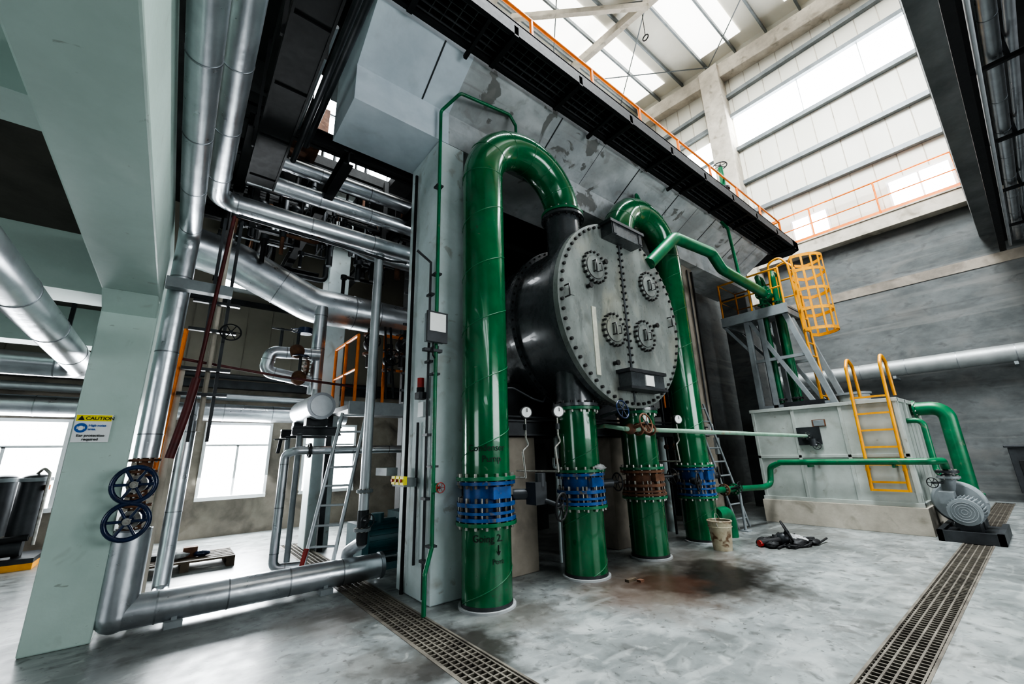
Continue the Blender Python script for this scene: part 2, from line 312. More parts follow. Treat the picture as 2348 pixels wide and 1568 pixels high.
# deck
prof=[(4.54,5.0),(3.76,5.0),(3.76,5.45),(3.2,5.8),(3.15,6.12),(3.3,6.4),(4.54,6.4)]
b=B('concrete_machine_deck')
b.prism(prof,.98,2.12,'deckw'); b.prism(prof,2.12,10.6,'deck')
b.box((.98,4.54,5.9),(10.6,4.9,6.4),'deck')
for x in (1.75,3.6,5.4,6.6,8.0,9.2): b.beam((x,3.757,5.452),(x,3.195,5.803),.018,.01,'dsteel',up=(0,-1,-1.6))
for x in (4.5,7.3,10.0): b.beam((x,3.757,5.452),(x,3.195,5.803),.006,.006,'dsteel',up=(0,-1,-1.6))
b.done()
b=B('concrete_deck_slab')
for (x0,x1,y0,y1) in [(-.28,.98,-8,5.0),(-7,.8,5.0,9.85),(.8,2.6,4.9,5.1),(.8,2.6,7.0,9.85),(2.6,10.6,4.9,9.85)]: b.box((x0,y0,6.42),(x1,y1,6.6),'darkc')
for y in (5.35,8.6): b.box((-.28,y,5.9),(.8 if y<6 else 10,y+.3,6.42),'darkc')
for x in (.6,3.0): b.box((x,5.0,5.85),(x+.2,9.85,6.42),'darkc')
b.box((.65,5.7,5.82),(1.1,6.4,5.86),'rust'); b.box((.62,5.66,5.84),(1.15,5.72,6.42),'rust')
b.box((.25,-8,5.95),(.55,5.3,6.42),'darkc'); b.done()
# columns
b=B('concrete_column'); b.box((2.0,3.76,0),(2.34,4.5,5.0),'white'); b.done(.012)
b=B('concrete_column'); b.box((7.7,3.9,0),(8.1,4.6,5.0),'brown'); b.done(.015)
b=B('concrete_column'); b.box((10.7,3.9,0),(11.1,4.5,5.7),'conc'); b.done(.015)
b=B('concrete_column'); b.box((1.75,7.3,0),(2.1,7.7,6.42),'white'); b.done(.015)
b=B('concrete_column'); b.box((-.66,4.86,0),(-.28,5.35,2.75),'paint'); b.done(.012)
# left overhead beams/slab
b=B('ceiling_beam'); b.box((-.66,-8,2.74),(-.28,5.35,3.24),'paint')
b.prism([(4.86,2.6),(5.1,2.6),(5.1,2.74),(4.6,2.74)],-.655,-.285,'paint')
b.done(.012)
b=B('ceiling'); b.box((-7,-8,3.3),(-.3,9.85,3.6),'paint'); b.box((-7,2.9,3.28),(-.66,9.8,3.31),'ceilb')
b.box((-7,2.6,2.98),(-.66,2.88,3.3),'paint'); b.box((-7,4.9,2.76),(-.66,5.3,3.3),'paint'); b.box((-7,7.4,2.8),(-.66,7.7,3.3),'paint')
b.box((-.66,5.35,2.9),(-.3,9.85,3.3),'paint'); b.done()
# right overhead slab
b=B('concrete_balcony_slab'); b.box((-7,-8,7.0),(14.5,-.08,7.3),'darkc'); b.box((-7,-.5,6.05),(14.5,-.08,7.3),'conc2')
for x in (2,5,8,11): b.box((x,-8,6.3),(x+.3,-.5,7.0),'darkc')
b.done()
b=B('overhead_pipe_run')
b.spipe([(-2,-.62,5.75),(14.3,-.62,5.75)],.08,step=.9); b.tube([(-2,-.8,5.9),(14.3,-.8,5.9)],.05,'silver')
for x in range(-1,14,2): b.beam((x,-.35,5.62),(x,-1.1,5.62),.05,.05,'black'); b.beam((x,-.72,5.62),(x,-.72,6.4),.04,.04,'black')
b.box((-2,-.5,5.72),(14.3,-.32,5.78),'black'); b.box((-2,-.4,5.5),(14.3,-.3,5.56),'black')
b.tube([(-2,-.48,5.6),(14.3,-.48,5.6)],.025,'silverv'); b.tube([(-2,-1.0,5.55),(14.3,-1.0,5.55)],.06,'dsteel'); b.done()
# far wall items
b=B('orange_guardrail'); b.rail([(XW-.3,4.5,7.32),(XW-.3,-.1,7.32)],1.0,'orange',step=1.5,mids=(.5,),r=.022,kick=.12); b.done()
b=B('orange_guardrail'); b.rail([(14.2,-.14,7.3),(0,-.14,7.3)],1.0,'orange',step=1.2,mids=(.5,),r=.022,kick=.1); b.done()
b=B('wall_insulated_pipe'); b.spipe([(14.15,4.8,3.15),(14.15,-7.5,3.15)],.2,step=.9,k='galv')
for y in (4,2,0,-2): b.box((14.0,y,2.88),(14.5,y+.06,2.95),'gsteel')
b.done()
b=B('control_cabinet'); b.box((13.7,-.1,.25),(14.2,.55,1.15),'dsteel'); b.box((13.66,-.14,1.15),(14.24,.6,1.2),'dsteel'); b.box((13.68,0.,.45),(13.7,.45,.9),'black')
for y in(-.05,.45): b.box((13.75,y,0),(13.8,y+.05,.25),'dsteel'); b.box((14.1,y,0),(14.15,y+.05,.25),'dsteel')
b.done(.01)
# walkway
b=B('black_steel_walkway')
x0,x1=.2,10.95
for y in (2.65,3.09): b.box((x0,y,5.78),(x1,y+.05,5.96),'black')
for i in range(5): y=2.73+i*.085; b.box((x0,y,5.83),(x1,y+.008,5.92),'grid')
x=x0
while x<x1: b.box((x,2.70,5.84),(x+.01,3.09,5.92),'grid'); x+=.14
x=x0
while x<x1: b.box((x,2.65,5.76),(x+.06,3.14,5.9),'black'); x+=1.05
b.box((x0,2.65,5.94),(x1,3.14,5.965),'black')  # closed plate added so light from above doesn't show through the grating
b.prism([(10.95,2.65),(11.1,2.85),(11.1,4.6),(10.62,4.6),(10.62,2.65)],5.78,5.96,'black','Z')
for x in (2.,4.1,6.2,8.3): b.beam((x,2.7,5.8),(x,3.2,5.74),.04,.05,'black')
b.done()
b=B('orange_guardrail'); b.rail([(.5,2.9,5.96),(10.85,2.9,5.96),(10.9,4.5,5.96)],.66,'orange',step=1.15,mids=(.55,),r=.024); b.done()
# ---------------------------------------------------------------- condenser
CX,CZ,PR=4.33,3.02,1.22
b=B('steam_condenser_vessel')
b.cyl((CX,3.16,CZ),(CX,7.0,CZ),1.13,'vessel',seg=96); b.cyl((CX,3.10,CZ),(CX,3.17,CZ),PR,'vessel',seg=96); b.cyl((CX,3.02,CZ),(CX,3.095,CZ),PR,'plate',seg=96)
b.cyl((CX,3.9,CZ),(CX,3.98,CZ),1.2,'vessel',seg=96); b.cyl((CX,5.2,CZ),(CX,5.26,CZ),1.18,'vessel',seg=96)
b.bolts((CX,3.02,CZ),(0,1,0),PR-.05,64,.02,.03,'dbolt'); b.bolts((CX,3.17,CZ),(0,1,0),PR-.05,64,.018,.03,'dbolt',both=False)
b.bolts((CX,3.94,CZ),(0,1,0),1.17,60,.012,.06,'dbolt')
b.box((CX-.014,3.008,CZ-1.15),(CX+.014,3.03,CZ+1.15),'vessel')
for i in range(23):
    z=CZ-1.02+i*.093
    for s in(-.035,.035): b.cyl((CX+s,2.995,z),(CX+s,3.03,z),.015,'dbolt',seg=6,sm=False)
for (x,z) in ((3.76,3.5),(4.91,3.52),(4.03,2.74),(4.67,2.76)):
    b.cyl((x,2.99,z),(x,3.03,z),.2,'plate',seg=40); b.bolts((x,2.99,z),(0,1,0),.2,18,.016,.025,'dbolt')
    b.cyl((x,2.98,z),(x,3.0,z),.15,'plate',seg=36); b.torus((x,2.985,z),(0,1,0),.15,.004,'dbolt',seg=36,ms=5)
    b.tube([(x-.04,2.99,z-.07),(x-.04,2.93,z-.07),(x-.04,2.93,z+.07),(x-.04,2.99,z+.07)],.01,'dbolt',seg=8); b.box((x-.035,2.955,z-.06),(x+.04,2.975,z+.06),'plate')
    b.tube([(x+.04,2.98,z-.05),(x+.06,2.93,z-.05),(x+.06,2.93,z+.05),(x+.04,2.98,z+.05)],.008,'dbolt',seg=8)
for (x,z) in ((4.0,2.32),(4.95,2.95),(3.62,3.22),(3.95,3.62)):
    b.cyl((x,2.96,z),(x,3.03,z),.025,'dbolt',seg=12); b.cyl((x,2.95,z),(x,2.97,z),.035,'dbolt',seg=6)
for x in(3.28,5.38): b.tube([(x-.05,3.02,3.0),(x-.05,2.95,3.0),(x-.05,2.95,3.14),(x-.05,3.02,3.14)],.01,'dbolt',seg=8); b.box((x-.03,2.96,3.02),(x+.04,2.98,3.12),'plate')
b.box((3.98,2.84,3.98),(4.62,3.05,4.16),'vessel'); b.box((3.94,2.82,4.14),(4.66,3.05,4.18),'dsteel'); b.box((4.0,2.83,3.99),(4.06,2.85,4.14),'dsteel'); b.box((4.54,2.83,3.99),(4.6,2.85,4.14),'dsteel')
b.box((4.06,2.84,2.02),(4.74,3.05,2.22),'vessel'); b.box((4.02,2.82,2.2),(4.78,3.05,2.24),'dsteel'); b.box((4.02,2.82,2.0),(4.78,3.05,2.03),'dsteel'); b.box((4.33,2.825,2.05),(4.5,2.84,2.18),'dial')
b.box((3.66,3.012,2.15),(3.735,3.021,2.98),'chalk')
for x in (3.73,4.97):
    zt=CZ+math.sqrt(max(0,1.13**2-(x-CX)**2)); zb=2*CZ-zt
    b.cyl((x,3.45,zt-.25),(x,3.45,4.38),.225,'vessel',seg=40); b.cyl((x,3.45,1.82),(x,3.45,zb+.3),.225,'vessel',seg=40); b.flange((x,3.45,4.36),(0,0,1),.29,.035,'vessel',16,'dbolt'); b.flange((x,3.45,1.84),(0,0,1),.28,.035,'vessel',16,'dbolt')
b.box((3.2,4.2,1.7),(5.5,4.5,2.2),'dsteel'); b.box((3.2,6,1.5),(5.5,6.3,2.2),'dsteel')
b.done()
b=B('concrete_pedestal'); b.box((3.05,3.95,0),(3.5,4.65,1.5),'brown'); b.box((4.95,3.95,0),(5.5,4.65,1.5),'brown'); b.box((3.05,5.9,0),(5.5,6.4,1.5),'darkc'); b.done(.01)
b=B('steel_support_frame')
b.ibeam((2.4,3.85,1.6),(7.6,3.85,1.6),.12,.18,'dsteel'); b.ibeam((2.4,4.7,1.6),(7.6,4.7,1.6),.12,.18,'dsteel')
for x in (2.9,4.3,6.0,7.2): b.ibeam((x,3.85,1.6),(x,4.7,1.6),.1,.16,'dsteel')
for (x,y) in ((6.7,4.2),(4.3,4.3),(2.75,4.1)): b.cyl((x,y,0),(x,y,1.6),.07,'white')
b.done()
b=B('small_bore_pipework')
for (x,y,z,r,k) in ((5.85,4.05,3.9,.022,'silverv'),(6.0,4.15,1.6,.03,'dsteel'),(6.5,4.0,4.8,.02,'dsteel'),(6.95,4.1,4.9,.03,'silverv'),(7.15,4.05,1.5,.02,'white'),(7.35,4.2,4.9,.022,'dsteel'),(4.55,4.0,1.5,.025,'rbolt'),(3.95,4.05,1.5,.02,'white')):
    b.cyl((x,y,0),(x,y,z),r,k,seg=10)
    if z<2: b.tube([(x,y,z*.75),(x-.12,y-.08,z*.75),(x-.12,y-.08,z*.75+.12)],r*.8,k,bend=.03,seg=8)
    b.sphere((x,y,1.2 if z<2 else 1.35),r*2.2,'rust'); b.wheel((x,y-.1,1.2 if z<2 else 1.35),(0,-1,0),.05,'black'); b.cyl((x,y,1.2 if z<2 else 1.35),(x,y-.1,1.2 if z<2 else 1.35),.01,'dsteel',seg=8)
b.tube([(5.7,4.0,2.6),(7.5,4.0,2.6)],.02,'dsteel',seg=8); b.tube([(5.6,4.05,.9),(7.5,4.05,.9)],.018,'rbolt',seg=8)
b.cyl((4.5,3.9,1.2),(4.5,3.9,1.45),.07,'rust',seg=20); b.cyl((4.5,3.9,1.45),(4.5,3.9,1.55),.035,'rust',seg=12)
b.done()
# green pipes
def coolpipe(x,y,zs,valve,uto=None,ztop=1.82,name='cooling_water_pipe',r=.232):
    b=B(name); b.cyl((x,y,0),(x,y,.02),r+.03,'deck',seg=32)
    v0,v1=zs; b.cyl((x,y,0),(x,y,v0),r,'green',seg=48); b.helix((x,y),.03,v0-.05,r,'seamg')
    b.cyl((x,y,.015),(x,y,.05),r+.004,'dsteel',seg=48)
    b.flange((x,y,v0),(0,0,1),r+.055,.03,'green2',16); b.flange((x,y,v1),(0,0,1),r+.055,.03,'green2',16)
    vk=valve; vm=(v0+v1)/2-.03
    b.cyl((x,y,v0+.015),(x,y,v1-.015),r*.93,vk,seg=48)
    b.flange((x,y,v0+.04),(0,0,1),r+.05,.03,vk,16,'rbolt'); b.flange((x,y,v1-.04),(0,0,1),r+.05,.03,vk,16,'rbolt'); b.flange((x,y,vm),(0,0,1),r+.045,.035,vk if valve=='blue' else 'rust',16,'rbolt',bh=.04)
    b.flange((x,y,vm-.07),(0,0,1),r+.04,.025,vk,16,'rbolt')
    b.box((x-.1,y-r-.03,vm+.05),(x+.1,y-r+.05,v1-.07),vk)
    for i in range(10):
        t=2*math.pi*(i+.3)/10; p=V((x+math.cos(t)*(r+.025),y+math.sin(t)*(r+.025),0)); b.cyl(p+V((0,0,v0-.03)),p+V((0,0,vm+.06)),.009,'bolt',seg=6)
    if uto is None:
        b.cyl((x,y,v1),(x,y,ztop-.03),r,'green',seg=48); b.helix((x,y),v1+.05,ztop-.08,r,'seamg'); b.flange((x,y,ztop-.02),(0,0,1),r+.05,.035,'green2',16)
    else:
        xn,zc,zn=uto; R=abs(xn-x)/2; cx=(xn+x)/2; sg=1 if xn>x else -1
        path=[V((x,y,v1))]+[V((x,y,v1+(zc-v1)*i/6)) for i in range(1,6)]+[V((cx-sg*R*math.cos(t),y,zc+R*math.sin(t))) for t in [math.pi*i/28 for i in range(29)]]+[V((xn,y,zn+.02))]
        b.sweep(path,r,'green',48); b.helix((x,y),v1+.08,zc,r,'seamg')
        for t in (0,.5,1.05,1.6,2.1,2.65,3.14):
            c=V((cx-sg*R*math.cos(t),y,zc+R*math.sin(t))); ax=V((sg*math.sin(t),0,math.cos(t))); b.torus(c,ax,r,.005,'seamg',seg=40,ms=5)
        b.flange((xn,y,zn+.035),(0,0,1),r+.055,.035,'green2',16)
    return b
b=coolpipe(2.41,3.45,(.70,1.09),'blue',uto=(3.73,4.42,4.38)); 
b.cyl((2.62,3.3,.93),(2.75,3.2,.93),.05,'dsteel'); b.box((2.7,3.06,.84),(2.84,3.2,1.04),'dsteel'); b.cyl((2.8,3.1,1.0),(2.8,3.1,1.12),.05,'dsteel'); b.cyl((2.82,3.1,.88),(2.88,2.93,.83),.02,'dsteel'); b.wheel((2.89,2.92,.82),(.35,-1,-.1),.12,'black')
P1=b.done()
b=coolpipe(3.74,3.45,(.72,1.1),'blue'); b.cyl((3.9,3.3,.95),(4.05,3.25,.95),.05,'dsteel'); b.wheel((4.22,3.3,.95),(1,-.3,0),.1,'black'); b.cyl((3.95,3.35,.95),(4.22,3.3,.95),.02,'dsteel'); b.done()
b=coolpipe(4.95,3.45,(.72,1.08),'rust'); b.wheel((5.42,3.3,.95),(1,-.3,0),.1,'black'); b.cyl((5.15,3.4,.95),(5.42,3.3,.95),.02,'dsteel'); b.done()
b=coolpipe(6.28,3.45,(.62,1.06),'blue',uto=(4.97,4.5,4.38)); b.wheel((6.72,3.3,.9),(.6,-1,0),.12,'black'); b.cyl((6.5,3.4,.9),(6.72,3.3,.9),.05,'dsteel'); b.wheel((5.9,3.2,.85),(.3,-1,0),.12,'black'); b.cyl((6.1,3.4,.85),(5.9,3.2,.85),.05,'dsteel')
b.tube([(6.45,3.3,.35),(6.85,3.3,.35),(6.85,3.3,0)],.1,'green2',bend=.15); b.done()
def wraptext(body,size,c,r,a0,z,par,k='signk'):
    cu=bpy.data.curves.new('t','FONT'); cu.body=body; cu.size=size; cu.resolution_u=3; cu.align_x='CENTER'; o=bpy.data.objects.new('t',cu); bpy.context.collection.objects.link(o)
    bpy.context.view_layer.update(); me=bpy.data.meshes.new_from_object(o); bpy.data.objects.remove(o)
    for v in me.vertices:
        a=a0+v.co.x/r; v.co=V((c[0]+math.cos(a)*r,c[1]+math.sin(a)*r,z+v.co.y))
    me.materials.clear(); me.materials.append(M[k]); ob=bpy.data.objects.new('pipe_lettering',me); bpy.context.collection.objects.link(ob); child(ob,par)
aa=math.atan2(-3.45,-2.41)+.05
wraptext('Condenser',.085,(2.41,3.45),.240,aa,1.34,P1); wraptext('Pump',.085,(2.41,3.45),.240,aa+.2,1.24,P1)
wraptext('Going 2.',.085,(2.41,3.45),.240,aa,.56,P1); wraptext('Pont',.06,(2.41,3.45),.240,aa+.4,.38,P1)
q=B('painted_arrow')
pp=lambda a,z:(2.41+math.cos(a)*.238,3.45+math.sin(a)*.238,z); a=aa+.42
q.beam(pp(a,.45),pp(a,.53),.006,.004,'signk'); q.beam(pp(a,.45),pp(a-.07,.48),.006,.004,'signk'); q.beam(pp(a,.45),pp(a+.07,.48),.006,.004,'signk')
child(q.done(),P1)
b=B('vent_pipe'); b.tube([(1.86,3.6,0),(1.86,3.6,.32),(1.97,3.69,.5),(1.97,3.69,5.35),(2.1,3.45,5.5),(2.85,3.45,5.62),(2.95,3.45,5.5),(2.95,3.45,5.29)],.02,'green2',bend=.06,seg=10)
b.cyl((1.97,3.66,.98),(1.97,3.66,1.06),.035,'green2'); b.wheel((2.0,3.6,1.02),(0,-1,0),.045,'red'); b.cyl((2.0,3.6,1.02),(1.97,3.69,1.02),.012,'red',seg=8)
for z in (.5,1.2,2.1,3.2,4.3): b.box((1.94,3.68,z),(2.02,3.77,z+.02),'dsteel')
b.done()
b=B('vent_pipe'); b.tube([(5.6,3.45,5.36),(5.6,3.45,5.6),(5.85,3.5,5.45),(5.95,3.6,5.25)],.022,'green2',bend=.05,seg=10); b.done()
b=B('balancing_pipe'); b.tube([(5.0,3.0,3.9),(5.6,2.88,4.46),(6.8,2.88,4.56),(7.1,2.88,4.34),(9.4,2.95,4.34),(9.6,2.9,4.2),(9.6,2.9,2.05)],.09,'green2',bend=.2)
b.flange((9.0,2.94,4.34),(1,0,0),.15,.03,'green2',8,bh=.01); b.done()
b=B('valve_manifold_pipe')
b.tube([(4.05,3.0,1.55),(8.73,2.6,1.47)],.028,'pgreen',seg=12); b.flange((8.68,2.6,1.47),(1,0,0),.08,.02,'dsteel',6,br=.008,bh=.01)
b.box((8.7,2.4,1.32),(8.723,2.75,1.62),'dsteel')
b.sphere((4.16,3.0,1.55),.065,'rust'); b.cyl((4.16,3.0,1.55),(4.16,2.8,1.6),.02,'rust',seg=10); b.wheel((4.16,2.78,1.6),(0,-1,.2),.11,'rust')
b.sphere((4.45,2.98,1.55),.06,'rust'); b.flange((4.32,3,1.55),(1,0,0),.075,.03,'rust',6,br=.008,bh=.01); b.flange((4.56,3,1.55),(1,0,0),.075,.03,'rust',6,br=.008,bh=.01)
b.wheel((3.85,2.85,1.75),(0,-1,.2),.1,'dblue'); b.cyl((3.85,2.85,1.75),(3.9,3.2,1.7),.02,'dsteel',seg=10)
b.tube([(4.05,3.0,1.55),(4.02,3.25,1.6),(4.3,3.8,1.6)],.025,'pgreen',seg=10)
b.cyl((8.6,2.5,1.3),(8.6,2.5,1.42),.05,'dsteel'); b.wheel((8.58,2.45,1.3),(-1,0,0),.06,'dsteel'); b.cyl((8.58,2.45,1.3),(8.6,2.5,1.35),.02,'dsteel'); b.done()
def gauge(p,drop):
    b=B('pressure_gauge'); x,y,z=p; d=V((-.4,-1,0)).normalized(); c=V(p); b.cyl(c,c+d*.05,.062,'dbolt'); b.cyl(c+d*.05,c+d*.053,.052,'dial'); b.box((x-.023,y-.062,z),(x-.018,y-.056,z+.04),'signk')
    b.tube([(x,y,z-.06),(x,y,z-drop*.4),(x+.05,y+.02,z-drop*.5),(x-.03,y+.02,z-drop*.6),(x,y+.02,z-drop)],.01,'bolt',bend=.02,seg=8); b.cyl((x,y,z-.18),(x,y,z-.12),.025,'dsteel',seg=8); b.tube([(x,y+.02,z-drop),(x,3.85,z-drop)],.01,'bolt',seg=8); b.done()
gauge((2.85,3.35,1.72),.65); gauge((3.12,3.15,1.72),.6); gauge((5.35,3.1,1.7),.55)
b=B('instrument_cable'); b.tube([(2.6,3.75,2.0),(2.9,3.6,2.02),(3.1,3.5,1.9),(3.3,3.55,1.88),(3.5,3.7,2.0),(4.3,3.8,1.72)],.012,'dsteel',bend=.1,seg=8); b.tube([(2.45,3.72,1.72),(3.2,3.75,1.72),(7.2,3.75,1.72)],.015,'dsteel',seg=8); b.done()
# ---------------------------------------------------------------- tank
b=B('water_tank'); b.box((8.66,1.28,0),(10.6,3.5,.38),'rconc'); b.box((8.75,1.35,.38),(10.5,3.45,2.0),'tank')
for z in (.38,1.94): b.box((8.71,1.31,z),(10.54,3.49,z+.06),'tank')
b.box((8.725,1.33,1.1),(8.75,3.47,1.15),'tank')
for y in (1.33,2.04,2.75,3.42): b.box((8.725,y,.38),(8.75,y+.05,2.0),'tank')
for x in (8.74,9.3,9.9,10.45): b.box((x,1.31,.38),(x+.05,1.35,2.0),'tank')
b.box((8.735,2.3,1.62),(8.748,2.5,1.74),'rust'); b.box((8.73,2.32,1.63),(8.738,2.48,1.73),'gsteel')
b.cyl((9.5,2.0,2.05),(9.5,2.0,2.16),.24,'tank',seg=32); b.cyl((9.5,2.0,2.16),(9.5,2.0,2.2),.27,'gsteel',seg=32)
b.done(.008)
b=B('tank_access_ladder')
for y in (1.86,1.42):
    b.tube([(8.62,y,.6),(8.62,y-.04,2.55),(8.75,y-.05,2.72),(8.95,y-.06,2.6),(9.0,y-.06,2.05)],.024,'yellow',bend=.1,seg=12); b.box((8.6,y-.02,.9),(8.73,y+.02,.93),'yellow')
for i in range(6): z=.72+i*.26; b.box((8.605,1.42-.01,z),(8.64,1.86,z+.028),'yellow')
b.box((8.6,1.40,.6),(8.64,1.88,.63),'yellow'); b.done()
b=B('tank_inlet_pipe'); b.tube([(9.95,1.35,1.86),(9.95,.93,1.86),(9.95,.93,.45)],.11,'green2',bend=.18,seg=24); b.flange((9.95,1.3,1.86),(0,1,0),.15,.03,'green2',10,bh=.01); b.flange((9.95,.93,.5),(0,0,1),.16,.03,'green2',10); b.cyl((9.95,.93,.0),(9.95,.93,.5),.1,'dsteel')
b.tube([(9.3,1.35,1.65),(9.3,1.16,1.65),(9.3,1.16,.85),(9.1,1.05,.8)],.04,'green2',bend=.1); b.done()
b=B('tank_feed_pipe'); b.tube([(9.0,1.02,.92),(8.75,1.0,1.04),(8.52,1.1,1.04),(8.52,3.05,1.03),(8.52,3.22,.95),(8.52,3.26,.66),(8.3,3.3,.62),(6.5,3.42,.68)],.048,'green2',bend=.1,seg=16); b.flange((7.3,3.36,.65),(1,0,0),.09,.03,'green2',8,bh=.01); b.flange((7.0,3.38,.66),(1,0,0),.09,.03,'rust',8,bh=.01); b.wheel((7.15,3.2,.7),(0,-1,0),.08,'black'); b.cyl((7.15,3.2,.7),(7.15,3.37,.66),.02,'dsteel')
b.cyl((7.45,3.35,0),(7.45,3.35,.62),.022,'gsteel',seg=10); b.box((7.38,3.28,0),(7.52,3.42,.015),'gsteel')
for y in (1.5,2.6): b.box((8.5,y,.95),(8.74,y+.03,.99),'green2')
b.done()
b=B('circulating_pump'); b.box((8.45,.62,.02),(9.5,1.2,.1),'dsteel'); b.box((8.4,.6,0),(9.55,.66,.14),'dsteel'); b.box((8.4,1.16,0),(9.55,1.22,.14),'dsteel'); b.box((8.4,.6,0),(8.46,1.22,.14),'dsteel')
b.cyl((8.52,.9,.38),(8.98,.9,.38),.16,'gsteel',seg=32)
for i in range(28):
    t=2*math.pi*i/28; d=V((0,math.cos(t),math.sin(t))); b.beam(V((8.56,.9,.38))+d*.17,V((8.95,.9,.38))+d*.17,.008,.03,'gsteel',up=d)
b.cyl((8.47,.9,.38),(8.53,.9,.38),.17,'gsteel',seg=32); b.cyl((8.455,.9,.38),(8.475,.9,.38),.14,'purlin',seg=24)
for i in range(4): b.torus((8.455,.9,.38),(1,0,0),.03+.032*i,.004,'gsteel',seg=24,ms=6)
b.box((8.62,.97,.46),(8.82,1.13,.62),'gsteel'); b.box((8.55,.8,.1),(8.9,1.0,.26),'dsteel')
b.cyl((8.98,.9,.38),(9.1,.9,.38),.06,'dsteel'); b.cyl((9.08,1.0,.44),(9.28,1.0,.44),.26,'gsteel',seg=32); b.torus((9.18,1.0,.44),(1,0,0),.25,.05,'gsteel'); b.cyl((9.19,1.08,.5),(9.05,1.03,.82),.1,'gsteel',r2=.07); b.flange((9.02,1.02,.88),(0,0,1),.13,.035,'dsteel',8,bh=.015); b.flange((9.02,1.02,.8),(0,0,1),.13,.03,'gsteel',8,bh=.015)
b.wheel((8.95,1.2,.72),(-1,.4,0),.07,'black'); b.cyl((8.95,1.2,.72),(9.03,1.1,.72),.015,'dsteel',seg=8)
b.tube([(9.28,.95,.42),(9.55,.93,.42),(9.9,.93,.42)],.09,'gsteel',bend=.1); b.box((9.08,.8,.08),(9.3,1.1,.22),'dsteel'); b.done()
# ---------------------------------------------------------------- gantry & cage ladder
b=B('steel_access_gantry'); k='gsteel'
for x in (9.2,9.95):
    b.beam((x,3.42,2.0),(x,3.42,4.0),.09,.09,k); b.beam((x,2.72,4.0),(x,2.2,2.0),.09,.09,k); b.beam((x,3.4,3.95),(x,2.5,2.05),.07,.07,k); b.beam((x,3.42,3.0),(x,2.5,3.0),.06,.06,k); b.beam((x,3.9,3.9),(x,3.42,3.2),.05,.05,k)
    b.beam((x,3.15,3.95),(x,3.15,2.0),.08,.08,k); b.beam((x,2.2,2.05),(x,3.45,2.05),.08,.08,k)
b.box((9.1,2.62,3.98),(10.05,3.88,4.04),k)
for y in (2.62,3.25,3.82): b.box((9.1,y,3.86),(10.05,y+.06,4.0),k)
b.box((9.08,2.6,3.86),(9.14,3.88,4.06),k)
b.box((9.1,2.35,2.02),(9.4,3.0,2.12),'dsteel')
b.done()
b=B('platform_guardrail'); b.rail([(9.15,2.65,4.04),(9.15,3.86,4.04),(10.0,3.86,4.04),(10.0,2.65,4.04)],.8,'yellow',step=.6,mids=(.5,),r=.02); b.done()
b=B('caged_ladder')
b.ladder((9.5,2.42,2.05),(9.5,2.5,4.9),(1,0,0),.36,'yellow',rail=.024,rung=.014,step=.26)
for x in (9.32,9.68): b.tube([(x,2.5,4.9),(x,2.62,5.12),(x,2.85,5.05),(x,2.9,4.06)],.022,'yellow',bend=.12,seg=10)
hz=(3.45,3.85,4.25,4.65,4.95)
def hoop(t): return (9.5-.36*math.cos(t),2.38-.42*math.sin(t))
for z in hz:
    pts=[V((9.32,2.48,z))]+[V((*hoop(math.pi*i/16),z)) for i in range(17)]+[V((9.68,2.48,z))]
    for a,c in zip(pts,pts[1:]): b.beam(a,c,.012,.06,'yellow')
for i in range(0,17,2):
    x,y=hoop(math.pi*i/16); b.beam((x,y,3.42),(x,y,4.98),.035,.012,'yellow',up=(x-9.5,y-2.38,0))
b.done()
b=B('gantry_riser_pipe')
for x,y in ((9.35,3.1),(9.35,2.82)): b.tube([(x,y,2.13),(x,y,4.75),(x+.1,y+.05,4.9),(x+.35,y+.05,4.9),(x+.45,y+.05,4.7),(x+.45,y+.05,4.1)],.05,'green2',bend=.14,seg=16); b.flange((x,y,2.2),(0,0,1),.1,.03,'dsteel',8,bh=.01); b.flange((x,y,4.2),(0,0,1),.1,.03,'green2',8,bh=.01)
b.done()
b=B('overhead_drain_pipe'); b.tube([(8.0,3.1,5.7),(8.0,3.0,5.5),(8.0,2.95,4.45)],.03,'green2',bend=.1,seg=12); b.tube([(8.05,2.95,5.97),(8.05,2.95,6.9)],.05,'green2'); b.wheel((8.05,2.95,6.95),(0,0,1),.13,'dsteel'); b.flange((8.05,2.95,6.4),(0,0,1),.11,.04,'dsteel',6); b.done()
b=B('service_platform'); b.box((6.7,3.95,1.95),(7.66,4.9,2.02),'dsteel'); b.rail([(6.75,3.97,2.02),(7.2,3.97,2.02)],.9,'orange',step=.45,r=.022); b.rail([(7.6,3.97,2.02),(7.6,4.6,2.02)],.9,'orange',step=.35,r=.022)
b.ladder((7.75,3.5,0),(7.35,3.8,2.1),(1,-.1,0),.35,'gsteel',step=.24); b.done()
b=B('wall_junction_box'); b.box((7.78,3.84,1.55),(7.9,3.9,1.75),'signw'); b.box((7.8,3.835,1.6),(7.88,3.842,1.66),'red'); b.box((7.95,3.85,1.2),(8.08,3.9,1.5),'gsteel'); b.tube([(7.84,3.87,1.75),(7.84,3.87,4.9)],.015,'dsteel',seg=8); b.tube([(8.02,3.87,.02),(8.02,3.87,4.9)],.02,'black',seg=8); b.done()
